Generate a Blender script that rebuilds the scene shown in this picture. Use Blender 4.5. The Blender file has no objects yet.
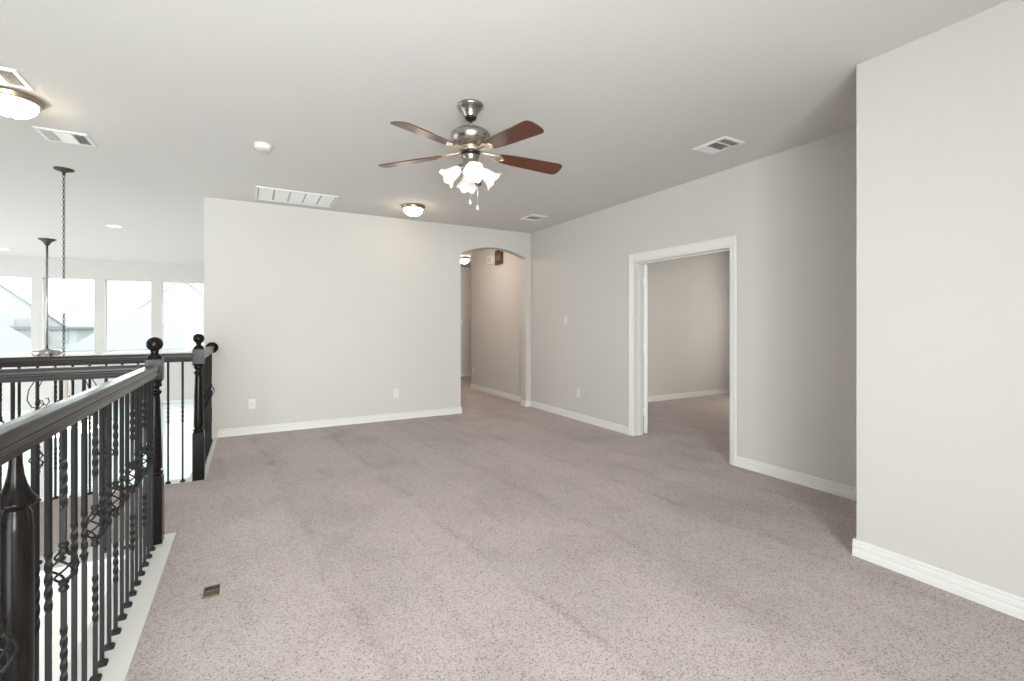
import bpy, bmesh, math, random
from mathutils import Vector, Matrix
PI = math.pi
random.seed(4)
SC = bpy.context.scene
COL = SC.collection

# ------------------------------------------------------------------ camera, sky, daylight, exposure
cam_d = bpy.data.cameras.new('camera')
cam = bpy.data.objects.new('camera', cam_d)
COL.objects.link(cam)
cam.location = (0, 0, 1.2894)
cam.rotation_euler = (PI / 2, 0, -0.5117)
cam_d.sensor_width = 36.0
cam_d.lens = 468.8 / 1024 * 36.0
cam_d.shift_y = -15.63 / 1024
cam_d.clip_start = 0.05
cam_d.clip_end = 300
SC.camera = cam

SC.view_settings.view_transform = 'Standard'
SC.view_settings.look = 'None'
SC.view_settings.gamma = 1.0
SC.view_settings.use_curve_mapping = False
SC.view_settings.exposure = 0.6
SC.cycles.max_bounces = 12
SC.cycles.diffuse_bounces = 8
SC.cycles.transparent_max_bounces = 16
SC.cycles.sample_clamp_indirect = 6.0
SC.cycles.use_denoising = True

world = bpy.data.worlds.new('world')
SC.world = world
world.use_nodes = True
bg = world.node_tree.nodes['Background']
bg.inputs['Color'].default_value = (0.93, 0.97, 1.0, 1)
bg.inputs['Strength'].default_value = 4.5


def daylight(name, loc, rot, sx, sy, watts, color=(1, 1, 1), portal=False):  # area lamp outside a window; some of these windows are added
    d = bpy.data.lights.new(name, 'AREA')
    d.shape = 'RECTANGLE'
    d.size, d.size_y = sx, sy
    d.energy = watts
    d.color = color
    if portal:
        d.cycles.is_portal = True
    o = bpy.data.objects.new(name, d)
    COL.objects.link(o)
    o.location, o.rotation_euler = loc, rot
    return o


# lamps outside the unseen rear windows; the loft one stands in for a flash
daylight('loft_flash_fill', (-0.25, -2.25, 1.25), (PI / 2 - 0.10, 0, -0.10), 1.5, 1.8, 222, (1.0, 0.987, 0.98)).data.spread = 2.25
daylight('stair_window_daylight', (-2.05, -2.25, 0.4), (PI / 2, 0, 0), 1.7, 3.1, 120, (1.0, 0.985, 0.975))
# lamp added behind invented left wall windows to brighten the living room
daylight('living_fill_lamp', (-7.85, 9.6, -0.2), (0, -PI / 2 + 0.45, 0), 4.4, 6.2, 115, (1.0, 0.99, 0.98))
# warm fill lamp added outside an invented bedroom window
daylight('bedroom_fill_lamp', (8.45, 4.1, 1.5), (0, PI / 2, 0), 1.4, 1.5, 30, (1.0, 0.74, 0.54))

# ------------------------------------------------------------------ measures (metres)
H = 2.74
XR, YB, XN, YN, YW, XL = 3.8955, 6.331, 2.9625, 1.342, 13.645, -0.441
ZL = -3.0          # ground floor
LEFT, REAR = -7.5, -1.9

# ------------------------------------------------------------------ materials


def new_mat(name, color, rough=0.5, metal=0.0, spec=0.5):
    m = bpy.data.materials.new(name)
    m.use_nodes = True
    b = m.node_tree.nodes['Principled BSDF']
    b.inputs['Base Color'].default_value = (*color, 1)
    b.inputs['Roughness'].default_value = rough
    b.inputs['Metallic'].default_value = metal
    b.inputs['Specular IOR Level'].default_value = spec
    return m


def nodes(m):
    nt = m.node_tree
    return nt, nt.nodes['Principled BSDF']


def noise(nt, scale, detail=3, rough=0.5, vec=None):
    n = nt.nodes.new('ShaderNodeTexNoise')
    n.inputs['Scale'].default_value = scale
    n.inputs['Detail'].default_value = detail
    n.inputs['Roughness'].default_value = rough
    if vec:
        nt.links.new(vec, n.inputs['Vector'])
    return n


def ramp(nt, src, stops):
    r = nt.nodes.new('ShaderNodeValToRGB')
    el = r.color_ramp.elements
    while len(el) < len(stops):
        el.new(0.5)
    for e, (p, c) in zip(el, stops):
        e.position = p
        e.color = (*c, 1)
    nt.links.new(src, r.inputs['Fac'])
    return r


def bump(nt, b, src, strength, dist):
    n = nt.nodes.new('ShaderNodeBump')
    n.inputs['Strength'].default_value = strength
    n.inputs['Distance'].default_value = dist
    nt.links.new(src, n.inputs['Height'])
    nt.links.new(n.outputs['Normal'], b.inputs['Normal'])


def coords(nt, kind='Object', scale=None):
    t = nt.nodes.new('ShaderNodeTexCoord')
    o = t.outputs[kind]
    if scale:
        mp = nt.nodes.new('ShaderNodeMapping')
        mp.inputs['Scale'].default_value = scale
        nt.links.new(o, mp.inputs['Vector'])
        o = mp.outputs['Vector']
    return o


def paint(name, color, scale=90, strength=0.06, rough=0.75):
    m = new_mat(name, color, rough, 0, 0.3)
    nt, b = nodes(m)
    n = noise(nt, scale, 3, 0.6, coords(nt))
    bump(nt, b, n.outputs['Fac'], strength, 0.004)
    return m


M = {}
M['wall'] = paint('wall_paint', (0.548, 0.530, 0.514))
M['ceil'] = paint('ceiling_paint', (0.620, 0.604, 0.590), 60, 0.10, 0.9)
M['trim'] = new_mat('trim_paint', (0.70, 0.695, 0.685), 0.4)
M['white'] = new_mat('white_enamel', (0.72, 0.72, 0.71), 0.4)
M['plastic'] = new_mat('white_plastic', (0.66, 0.65, 0.63), 0.35)
M['slot'] = new_mat('dark_slot', (0.02, 0.02, 0.02), 0.6)
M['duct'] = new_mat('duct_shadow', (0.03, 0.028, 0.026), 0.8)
M['iron'] = new_mat('black_iron', (0.012, 0.012, 0.013), 0.5, 0.0, 0.22)
M['bronze'] = new_mat('bronze_metal', (0.075, 0.06, 0.048), 0.45, 0.7)
M['nickel'] = new_mat('brushed_nickel', (0.37, 0.345, 0.32), 0.25, 1.0)
M['darknickel'] = new_mat('dark_collar', (0.02, 0.018, 0.017), 0.35, 0.5)
M['champagne'] = new_mat('champagne_metal', (0.78, 0.66, 0.52), 0.3, 0.9)
M['brass'] = new_mat('aged_brass', (0.13, 0.105, 0.065), 0.55, 0.5)
M['oak'] = new_mat('brown_wood', (0.10, 0.055, 0.03), 0.5)
M['candle'] = new_mat('ivory_sleeve', (0.75, 0.70, 0.60), 0.5)
for nm, dirs in (('nickel', (3, 3, 60)),):
    nt, b = nodes(M[nm])
    n = noise(nt, 6, 2, 0.5, coords(nt, 'Object', dirs))
    r = ramp(nt, n.outputs['Fac'], [(0.3, (0.22,) * 3), (0.7, (0.36,) * 3)])
    nt.links.new(r.outputs['Color'], b.inputs['Roughness'])


def emitter(name, color, strength, base=(0.9, 0.9, 0.88)):
    m = new_mat(name, base, 0.35)
    b = m.node_tree.nodes['Principled BSDF']
    b.inputs['Emission Color'].default_value = (*color, 1)
    b.inputs['Emission Strength'].default_value = strength
    return m


M['shade'] = emitter('lit_frosted_glass', (1.0, 0.91, 0.80), 0.24, (0.55, 0.53, 0.50))
M['dome'] = emitter('lit_dome_glass', (1.0, 0.80, 0.58), 14.0)
M['bulb'] = emitter('lit_bulb', (1.0, 0.72, 0.46), 100.0)
M['dome_hall'] = emitter('lit_hall_dome_glass', (1.0, 0.82, 0.66), 62.0)
M['bell'] = emitter('lit_bell_glass', (1.0, 0.86, 0.66), 6.0)
M['can'] = emitter('lit_recessed_lens', (1.0, 0.95, 0.88), 6.0)

# carpet: fine tufted speckle, softly brushed pile
mc = new_mat('carpet', (0.42, 0.36, 0.33), 1.0, 0, 0.0)
nt, b = nodes(mc)
oc = coords(nt)
n1 = nt.nodes.new('ShaderNodeTexVoronoi')
n1.inputs['Scale'].default_value = 215
nt.links.new(oc, n1.inputs['Vector'])
sp = nt.nodes.new('ShaderNodeSeparateColor')
nt.links.new(n1.outputs['Color'], sp.inputs[0])
r1 = ramp(nt, sp.outputs[0], [(0.0, (0.185, 0.150, 0.143)), (0.16, (0.325, 0.276, 0.267)), (0.30, (0.405, 0.350, 0.340)), (1.0, (0.48, 0.422, 0.411))])
n2 = noise(nt, 1.4, 4, 0.6, coords(nt, 'Object', (1, 0.8, 1)))
r2 = ramp(nt, n2.outputs['Fac'], [(0.32, (0.86, 0.85, 0.845)), (0.50, (1, 1, 1)), (0.70, (1.05, 1.05, 1.05))])
mx = nt.nodes.new('ShaderNodeMixRGB')
mx.blend_type = 'MULTIPLY'
mx.inputs['Fac'].default_value = 0.9
nt.links.new(r1.outputs['Color'], mx.inputs['Color1'])
nt.links.new(r2.outputs['Color'], mx.inputs['Color2'])
# trodden flecks and vacuum track edges running down the room
n3 = noise(nt, 16, 5, 0.75, coords(nt, 'Object', (1.4, 0.55, 1)))
r3 = ramp(nt, n3.outputs['Fac'], [(0.27, (0.66, 0.63, 0.62)), (0.36, (1, 1, 1))])
mx2 = nt.nodes.new('ShaderNodeMixRGB')
mx2.blend_type = 'MULTIPLY'
mx2.inputs['Fac'].default_value = 0.9
nt.links.new(mx.outputs['Color'], mx2.inputs['Color1'])
nt.links.new(r3.outputs['Color'], mx2.inputs['Color2'])
# vacuum lanes: broad strips of pile brushed two ways, running down the room with wavering edges
sx = nt.nodes.new('ShaderNodeSeparateXYZ')
nt.links.new(oc, sx.inputs[0])
nw = noise(nt, 1.1, 3, 0.6, oc)


def math_node(op, a, b_=None):
    m_ = nt.nodes.new('ShaderNodeMath')
    m_.operation = op
    for i_, q_ in enumerate((a, b_)):
        if q_ is None:
            continue
        if isinstance(q_, (int, float)):
            m_.inputs[i_].default_value = q_
        else:
            nt.links.new(q_, m_.inputs[i_])
    return m_.outputs[0]


lane = math_node('ADD', math_node('ADD', math_node('MULTIPLY', sx.outputs['X'], 1.3), math_node('MULTIPLY', sx.outputs['Y'], 0.12)), math_node('MULTIPLY', nw.outputs['Fac'], 0.42))
saw = math_node('FRACT', lane)
r4 = ramp(nt, saw, [(0.0, (0.97, 0.97, 0.97)), (0.06, (0.975, 0.975, 0.975)), (0.46, (1.0, 1.0, 1.0)), (0.54, (1.03, 1.03, 1.03)), (0.94, (1.02, 1.02, 1.02)), (1.0, (0.97, 0.97, 0.97))])
# scuffed tufts that show along the lane edges
r5 = ramp(nt, saw, [(0.0, (1, 1, 1)), (0.05, (0.15,) * 3), (0.42, (0.0,) * 3), (0.50, (0.75,) * 3), (0.55, (0.15,) * 3), (0.93, (0.1,) * 3), (1.0, (1, 1, 1))])
ng = noise(nt, 2.6, 2, 0.5, oc)
nf = noise(nt, 60, 3, 0.7, oc)
patch = ramp(nt, ng.outputs['Fac'], [(0.42, (0, 0, 0)), (0.62, (1, 1, 1))])
fleck = ramp(nt, nf.outputs['Fac'], [(0.42, (1, 1, 1)), (0.56, (0, 0, 0))])
mark = math_node('MULTIPLY', math_node('MULTIPLY', r5.outputs['Color'], patch.outputs['Color']), fleck.outputs['Color'])
mx3 = nt.nodes.new('ShaderNodeMixRGB')
mx3.blend_type = 'MULTIPLY'
mx3.inputs['Fac'].default_value = 1.0
nt.links.new(mx2.outputs['Color'], mx3.inputs['Color1'])
nt.links.new(r4.outputs['Color'], mx3.inputs['Color2'])
mx4 = nt.nodes.new('ShaderNodeMixRGB')
mx4.blend_type = 'MULTIPLY'
nt.links.new(math_node('MULTIPLY', mark, 0.55), mx4.inputs['Fac'])
nt.links.new(mx3.outputs['Color'], mx4.inputs['Color1'])
mx4.inputs['Color2'].default_value = (0.42, 0.37, 0.35, 1)
nt.links.new(mx4.outputs['Color'], b.inputs['Base Color'])
b.inputs['Sheen Weight'].default_value = 0.15
bump(nt, b, n1.outputs['Distance'], 0.25, 0.004)
M['carpet'] = mc


def wood(name, c0, c1, rough, stretch, spec=0.5, coat=0.0):
    m = new_mat(name, c0, rough, 0, spec)
    nt, b = nodes(m)
    n = noise(nt, 9, 5, 0.65, coords(nt, 'Object', stretch))
    r = ramp(nt, n.outputs['Fac'], [(0.35, c0), (0.7, c1)])
    nt.links.new(r.outputs['Color'], b.inputs['Base Color'])
    bump(nt, b, n.outputs['Fac'], 0.05, 0.002)
    b.inputs['Coat Weight'].default_value = coat
    b.inputs['Coat Roughness'].default_value = 0.2
    return m


M['rail_y'] = wood('espresso_rail', (0.008, 0.0065, 0.006), (0.022, 0.018, 0.016), 0.2, (14, 1, 14), 0.13)
M['rail_x'] = wood('espresso_cross_rail', (0.010, 0.008, 0.007), (0.034, 0.028, 0.025), 0.36, (1, 14, 14), 0.28)
M['newel'] = wood('espresso_newel', (0.005, 0.0042, 0.0037), (0.013, 0.010, 0.0085), 0.24, (14, 14, 1), 0.15)
M['blade'] = wood('cherry_blade', (0.055, 0.016, 0.008), (0.125, 0.038, 0.017), 0.32, (1.2, 12, 12), 0.5, 0.2)

# window glass: see-through with a faint mirror
mg = bpy.data.materials.new('window_glass')
mg.use_nodes = True
nt = mg.node_tree
nt.nodes.clear()
out = nt.nodes.new('ShaderNodeOutputMaterial')
tr = nt.nodes.new('ShaderNodeBsdfTransparent')
tr.inputs['Color'].default_value = (0.95, 0.98, 0.97, 1)
gl = nt.nodes.new('ShaderNodeBsdfGlossy')
gl.inputs['Roughness'].default_value = 0.03
ms = nt.nodes.new('ShaderNodeMixShader')
ms.inputs['Fac'].default_value = 0.05
nt.links.new(tr.outputs[0], ms.inputs[1])
nt.links.new(gl.outputs[0], ms.inputs[2])
nt.links.new(ms.outputs[0], out.inputs['Surface'])
M['glass'] = mg

# blind slats: white and letting daylight through
mb = bpy.data.materials.new('blind_slat')
mb.use_nodes = True
nt = mb.node_tree
b = nt.nodes['Principled BSDF']
b.inputs['Base Color'].default_value = (0.86, 0.87, 0.87, 1)
b.inputs['Roughness'].default_value = 0.5
tl = nt.nodes.new('ShaderNodeBsdfTranslucent')
tl.inputs['Color'].default_value = (0.88, 0.90, 0.90, 1)
ms = nt.nodes.new('ShaderNodeMixShader')
ms.inputs['Fac'].default_value = 0.35
nt.links.new(b.outputs[0], ms.inputs[1])
nt.links.new(tl.outputs[0], ms.inputs[2])
nt.links.new(ms.outputs[0], nt.nodes['Material Output'].inputs['Surface'])
M['slat'] = mb

M['shingle'] = new_mat('roof_shingle', (0.20, 0.20, 0.21), 0.9)
nt, b = nodes(M['shingle'])
n = noise(nt, 6, 4, 0.7, coords(nt, 'Object', (1, 3, 3)))
r = ramp(nt, n.outputs['Fac'], [(0.3, (0.15, 0.153, 0.158)), (0.7, (0.185, 0.186, 0.188))])
nt.links.new(r.outputs['Color'], b.inputs['Base Color'])
M['brick'] = new_mat('pale_brick', (0.32, 0.317, 0.312), 0.9)
M['housewin'] = new_mat('house_window', (0.24, 0.245, 0.255), 0.3)
M['fascia'] = new_mat('fascia_board', (0.2, 0.2, 0.205), 0.7)
M['lawn'] = new_mat('lawn_grass', (0.16, 0.24, 0.11), 1.0)
nt, b = nodes(M['lawn'])
n = noise(nt, 5, 5, 0.7, coords(nt))
r = ramp(nt, n.outputs['Fac'], [(0.3, (0.17, 0.20, 0.165)), (0.7, (0.23, 0.245, 0.22))])
nt.links.new(r.outputs['Color'], b.inputs['Base Color'])

# ------------------------------------------------------------------ mesh helpers


def box(bm, x0, x1, y0, y1, z0, z1):
    v = [bm.verts.new(p) for p in ((x0, y0, z0), (x1, y0, z0), (x1, y1, z0), (x0, y1, z0),
                                   (x0, y0, z1), (x1, y0, z1), (x1, y1, z1), (x0, y1, z1))]
    for f in ((3, 2, 1, 0), (4, 5, 6, 7), (0, 1, 5, 4), (1, 2, 6, 5), (2, 3, 7, 6), (3, 0, 4, 7)):
        bm.faces.new([v[i] for i in f])
    return v


def lathe(bm, prof, seg=24, mat=None, cap0=True, cap1=True):
    """prof: list of (radius, z) swept round z"""
    rings = []
    for r, z in prof:
        ring = [bm.verts.new((r * math.cos(2 * PI * i / seg), r * math.sin(2 * PI * i / seg), z)) for i in range(seg)]
        rings.append(ring)
    fs = []
    for a, b_ in zip(rings, rings[1:]):
        for i in range(seg):
            j = (i + 1) % seg
            fs.append(bm.faces.new((a[i], a[j], b_[j], b_[i])))
    if cap0 and prof[0][0] > 1e-4:
        bm.faces.new(rings[0][::-1])
    if cap1 and prof[-1][0] > 1e-4:
        bm.faces.new(rings[-1])
    for f in fs:
        f.smooth = True
    if mat is not None:
        bmesh.ops.transform(bm, matrix=mat, verts=[v for r in rings for v in r])
    return rings


def tube(bm, pts, r, seg=8, caps=True):
    pts = [Vector(p) for p in pts]
    rings = []
    up = Vector((0, 0, 1))
    n_prev = None
    for i, p in enumerate(pts):
        d = (pts[min(i + 1, len(pts) - 1)] - pts[max(i - 1, 0)]).normalized()
        if n_prev is None:
            a = up if abs(d.z) < 0.9 else Vector((1, 0, 0))
            n = d.cross(a).normalized()
        else:
            n = (n_prev - d * n_prev.dot(d)).normalized()
        n_prev = n
        bb = d.cross(n)
        rr = r[i] if isinstance(r, (list, tuple)) else r
        rings.append([bm.verts.new(p + (n * math.cos(2 * PI * k / seg) + bb * math.sin(2 * PI * k / seg)) * rr) for k in range(seg)])
    for a, c in zip(rings, rings[1:]):
        for k in range(seg):
            j = (k + 1) % seg
            f = bm.faces.new((a[k], a[j], c[j], c[k]))
            f.smooth = True
    if caps:
        bm.faces.new(rings[0][::-1])
        bm.faces.new(rings[-1])


def prism(bm, outline, mapf, d0, d1):
    """outline: list of (u, v); mapf(u, v, d) -> xyz; extruded from d0 to d1"""
    a = [bm.verts.new(mapf(u, v, d0)) for u, v in outline]
    c = [bm.verts.new(mapf(u, v, d1)) for u, v in outline]
    n = len(outline)
    f0 = bm.faces.new(a[::-1])
    f1 = bm.faces.new(c)
    for i in range(n):
        j = (i + 1) % n
        bm.faces.new((a[i], a[j], c[j], c[i]))
    f0.normal_update()
    f1.normal_update()
    bmesh.ops.triangulate(bm, faces=[f0, f1], ngon_method='EAR_CLIP')


def finish(name, bm, m, parent=None, loc=None, rotz=0, bevel=0.0, link=True):
    bmesh.ops.recalc_face_normals(bm, faces=bm.faces)
    me = bpy.data.meshes.new(name)
    bm.to_mesh(me)
    bm.free()
    me.materials.append(M[m] if isinstance(m, str) else m)
    o = bpy.data.objects.new(name, me)
    if link:
        COL.objects.link(o)
    if parent:
        o.parent = parent
    if loc:
        o.location = loc
    if rotz:
        o.rotation_euler.z = rotz
    if bevel:
        md = o.modifiers.new('bevel', 'BEVEL')
        md.width = bevel
        md.segments = 2
        md.limit_method = 'ANGLE'
    return o


def tag(o, label, cat, group=None, kind=None):
    o['label'] = label
    o['category'] = cat
    if group:
        o['group'] = group
    if kind:
        o['kind'] = kind
    return o


def thing(name, label, cat, loc=(0, 0, 0), rotz=0, group=None):
    o = bpy.data.objects.new(name, None)
    o.empty_display_size = 0.1
    COL.objects.link(o)
    o.location = loc
    o.rotation_euler.z = rotz
    return tag(o, label, cat, group)


def struct(name, bm, m, label, cat, bevel=0.0):
    return tag(finish(name, bm, m, bevel=bevel), label, cat, None, 'structure')


def copy_tree(o, parent=None):
    c = o.copy()
    COL.objects.link(c)
    c.parent = parent
    for ch in list(o.children):
        copy_tree(ch, c)
    return c


def holed(bm, u0, u1, z0, z1, holes, put):
    """boxes round rectangular holes; put(u0, u1, z0, z1) adds one box"""
    us = sorted({u0, u1, *[h[0] for h in holes], *[h[1] for h in holes]})
    us = [u for u in us if u0 <= u <= u1]
    for a, c in zip(us, us[1:]):
        mid = (a + c) / 2
        cuts = sorted((h[2], h[3]) for h in holes if h[0] < mid < h[1])
        z = z0
        for h0, h1 in cuts:
            if h0 > z:
                put(a, c, z, h0)
            z = max(z, h1)
        if z < z1:
            put(a, c, z, z1)


# ------------------------------------------------------------------ the setting
T = 0.14   # wall thickness

bm = bmesh.new()
for x0, x1, y0, y1 in ((-0.31, XR + T, 4.66, YB + T), (-0.39, XR, REAR, 4.66), (LEFT, -0.39, 3.58, 4.66),
                       (2.5, 3.97, YB + T, 8.75), (2.5, 7.2, 8.75, 10.8), (XR, 8.2, 1.4, 5.72)):
    box(bm, x0, x1, y0, y1, -0.12, 0)
struct('floor', bm, 'carpet', 'beige grey cut pile carpet over the whole upper floor', 'floor')

bm = bmesh.new()
box(bm, LEFT - 0.2, 8.4, REAR - 0.2, YW + 0.2, H, H + 0.15)
struct('ceiling', bm, 'ceil', 'plain off white ceiling over loft and living room', 'ceiling')

bm = bmesh.new()
box(bm, LEFT, 8.4, REAR, YW + 0.1, ZL - 0.1, ZL)
struct('floor_lower', bm, new_mat('lower_floor_tile', (0.70, 0.68, 0.66), 0.45), 'pale ground floor far below the railing', 'floor')

# wall_back with its shallow arch
AX0, AX1, AZ, AR = 2.698, 3.808, 2.338, 0.122
w2 = (AX1 - AX0) / 2
R = (w2 * w2 + AR * AR) / (2 * AR)
th = math.asin(w2 / R)
bm = bmesh.new()
box(bm, XL, AX0, YB, YB + T, 0, H)
box(bm, AX1, XR + T, YB, YB + T, 0, H)
arc = []
for i in range(29):
    a = -th + 2 * th * i / 28
    arc.append(((AX0 + AX1) / 2 + R * math.sin(a), AZ + AR - R + R * math.cos(a)))
for (u0, v0), (u1, v1) in zip(arc, arc[1:]):
    prism(bm, [(u0, v0), (u1, v1), (u1, H), (u0, H)], lambda u, v, d: (u, d, v), YB, YB + T)
struct('wall_back', bm, 'wall', 'greige back wall with an arched opening at its right end', 'wall')

DY0, DY1, DZ = 2.795, 4.06, 2.022
bm = bmesh.new()
holed(bm, YN - 0.1, YB, 0, H, [(DY0, DY1, 0, DZ)], lambda a, c, z0, z1: box(bm, XR, XR + T, a, c, z0, z1))
struct('wall_right', bm, 'wall', 'greige side wall with the wide bedroom doorway', 'wall')

bm = bmesh.new()
box(bm, XN, XN + 0.13, REAR, YN, 0, H)
box(bm, XN + 0.13, XR + T, YN - 0.13, YN, 0, H)
struct('wall_near', bm, 'wall', 'bright greige wall that juts forward at the right edge', 'wall')

# rear wall with the tall foyer windows and two added loft windows for fill
FW = [(-2.9, -2.1, -1.0, 2.1), (-2.0, -1.2, -1.0, 2.1), (-1.0, -0.29, 0.35, 2.15), (-0.21, 0.5, 0.35, 2.15)]
bm = bmesh.new()
holed(bm, LEFT, XN + 0.13, ZL, H, FW, lambda a, c, z0, z1: box(bm, a, c, REAR - T, REAR, z0, z1))
struct('wall_rear', bm, 'wall', 'greige rear wall with tall stair windows', 'wall')

bm = bmesh.new()
LW = [(6.6, 8.4, -2.3, 2.0), (8.7, 10.5, -2.3, 2.0), (10.8, 12.6, -2.3, 2.0)]  # made-up openings out of view, put in to light the living room
holed(bm, REAR - T, YW + T, ZL, H, LW, lambda a, c, z0, z1: box(bm, LEFT - T, LEFT, a, c, z0, z1))
struct('wall_left', bm, 'wall', 'greige wall closing the foyer and living room', 'wall')

# window wall of the living room
WX = [(-4.86, -4.02), (-3.838, -2.998), (-2.816, -1.978), (-1.786, -0.95)]
UZ = (0.665, 2.312)
LZ = (-2.62, -0.505)
holes = [(a, c, *UZ) for a, c in WX] + [(a, c, *LZ) for a, c in WX]
bm = bmesh.new()
holed(bm, LEFT, XL + 0.2, ZL, H, holes, lambda a, c, z0, z1: box(bm, a, c, YW, YW + T + 0.04, z0, z1))
struct('wall_window', bm, 'wall', 'far living room wall with two rows of windows', 'wall')

bm = bmesh.new()
box(bm, XL, XL + T, YB + T, YW, ZL, H)
box(bm, XL, XL + T, 4.8, YB + T, ZL, -0.12)
struct('wall_living', bm, 'wall', 'living room side wall under and beyond the loft', 'wall')

# faces of the stairwell and the floor edge below the railings
bm = bmesh.new()
box(bm, -0.585, -0.45, REAR, 3.38, ZL, -0.03)
box(bm, LEFT, -0.45, 3.38, 3.50, ZL, -0.03)
box(bm, LEFT, XL, 4.70, 4.79, ZL, -0.03)
struct('wall_stairwell', bm, 'wall', 'greige stairwell faces below the floor edge', 'wall')

# hall beyond the arch
bm = bmesh.new()
box(bm, 3.96, 4.10, YB + T, 8.75, 0, H)
box(bm, 4.10, 7.2, 8.61, 8.75, 0, H)
struct('wall_hall_right', bm, 'wall', 'greige hall wall seen through the arch', 'wall')
bm = bmesh.new()
box(bm, 2.40, 2.54, YB + T, 10.8, 0, H)
struct('wall_hall_left', bm, 'wall', 'greige left wall of the hall', 'wall')
bm = bmesh.new()
box(bm, 2.40, 7.34, 10.8, 10.94, 0, H)
box(bm, 7.2, 7.34, 8.61, 10.8, 0, H)
struct('wall_hall_far', bm, 'wall', 'greige wall at the far end of the hall', 'wall')

# bedroom
bm = bmesh.new()
box(bm, XR + T, 8.34, 5.72, 5.86, 0, H)
struct('wall_bedroom_back', bm, 'wall', 'greige bedroom wall seen through the doorway', 'wall')
bm = bmesh.new()
holed(bm, 1.26, 5.72, 0, H, [(3.4, 4.8, 0.7, 2.2)], lambda a, c, z0, z1: box(bm, 8.2, 8.34, a, c, z0, z1))
struct('wall_bedroom_side', bm, 'wall', 'greige bedroom wall with an added window', 'wall')
bm = bmesh.new()
box(bm, XR + T, 8.2, 1.26, 1.40, 0, H)
struct('wall_bedroom_front', bm, 'wall', 'greige front wall of the bedroom', 'wall')

# ---- baseboards: moulded profile, u = out from wall, v = up
BASE = [(0, 0), (0.016, 0), (0.016, 0.034), (0.014, 0.037), (0.009, 0.039), (0.009, 0.044), (0.0135, 0.050), (0.0135, 0.066), (0.0105, 0.069),
        (0.006, 0.071), (0.006, 0.075), (0.010, 0.080), (0.010, 0.086), (0.006, 0.092), (0, 0.092)]


def base_x(bm, y, s, x0, x1):
    prism(bm, BASE, lambda u, v, d: (d, y + s * u, v), x0, x1)


def base_y(bm, x, s, y0, y1):
    prism(bm, BASE, lambda u, v, d: (x + s * u, d, v), y0, y1)


def baseboard(name, runs, label):
    bm = bmesh.new()
    for ax, c, s, a, e in runs:
        (base_x if ax == 'x' else base_y)(bm, c, s, a, e)
    struct(name, bm, 'trim', label, 'baseboard')


baseboard('baseboard_back', [('x', YB, -1, -0.31, AX0 + 0.015), ('y', AX0, 1, YB - 0.015, YB + T)], 'white baseboard along the back wall')
baseboard('baseboard_arch', [('x', YB, -1, AX1 - 0.015, XR - 0.015), ('y', AX1, -1, YB - 0.015, YB + T)], 'short white baseboard on the arch pier')
baseboard('baseboard_right', [('y', XR, -1, DY1 + 0.06, YB), ('y', XR, -1, YN, DY0 - 0.06)], 'white baseboard on both sides of the doorway')
baseboard('baseboard_near', [('y', XN, -1, REAR, YN + 0.015), ('x', YN, 1, XN, XR - 0.016)], 'white moulded baseboard under the bright near wall')
baseboard('baseboard_hall', [('y', 3.96, -1, YB + T, 8.75), ('x', 8.75, 1, 3.945, 7.2)], 'white baseboard along the hall wall')
baseboard('baseboard_far', [('x', 10.8, -1, 2.54, 7.2)], 'white baseboard at the end of the hall')
baseboard('baseboard_bedroom', [('x', 5.72, -1, XR + T, 8.2), ('y', 8.2, -1, 1.4, 5.7)], 'white baseboard in the bedroom')

# ---- white boards at the floor edge under the railings
bm = bmesh.new()
box(bm, -0.60, -0.392, REAR, 3.36, -0.03, -0.004)
box(bm, LEFT, -0.392, 3.36, 3.578, -0.03, -0.004)
struct('trim_1', bm, 'trim', 'white floor edge board round the stairwell', 'trim', 0.003)
bm = bmesh.new()
box(bm, LEFT, -0.312, 4.662, 4.80, -0.03, -0.004)
box(bm, XL, -0.312, 4.80, YB, -0.03, -0.004)
struct('trim_2', bm, 'trim', 'white floor edge board above the living room', 'trim', 0.003)

# ---- doorway casing and jambs
bm = bmesh.new()
CW = 0.060


def casing(xf, s):
    prof = [(0, 0), (CW, 0), (CW, 0.016), (CW - 0.012, 0.019), (CW - 0.02, 0.015), (0.014, 0.011), (0.006, 0.013), (0, 0.009)]
    for y, sg in ((DY0, -1), (DY1, 1)):
        prism(bm, prof, lambda u, v, d: (xf + s * v, y + sg * u, d), 0, DZ + CW * 1.45)
    prism(bm, [(u + 0.0, v) for u, v in prof], lambda u, v, d: (xf + s * v * 0.8, d, DZ + u * 1.448), DY0 - CW + 0.006, DY1 + CW - 0.006)


casing(XR, -1)
casing(XR + T, 1)
box(bm, XR - 0.001, XR + T + 0.001, DY0 - 0.005, DY0 + 0.012, 0, DZ)
box(bm, XR - 0.001, XR + T + 0.001, DY1 - 0.012, DY1 + 0.005, 0, DZ)
box(bm, XR - 0.001, XR + T + 0.001, DY0, DY1, DZ - 0.014, DZ + 0.004)
box(bm, XR + 0.07, XR + 0.105, DY0, DY1, DZ - 0.026, DZ - 0.012)
box(bm, XR + 0.07, XR + 0.105, DY1 - 0.022, DY1 - 0.010, 0, DZ - 0.012)
struct('trim_3', bm, 'trim', 'white casing round the bedroom doorway', 'trim')

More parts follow.
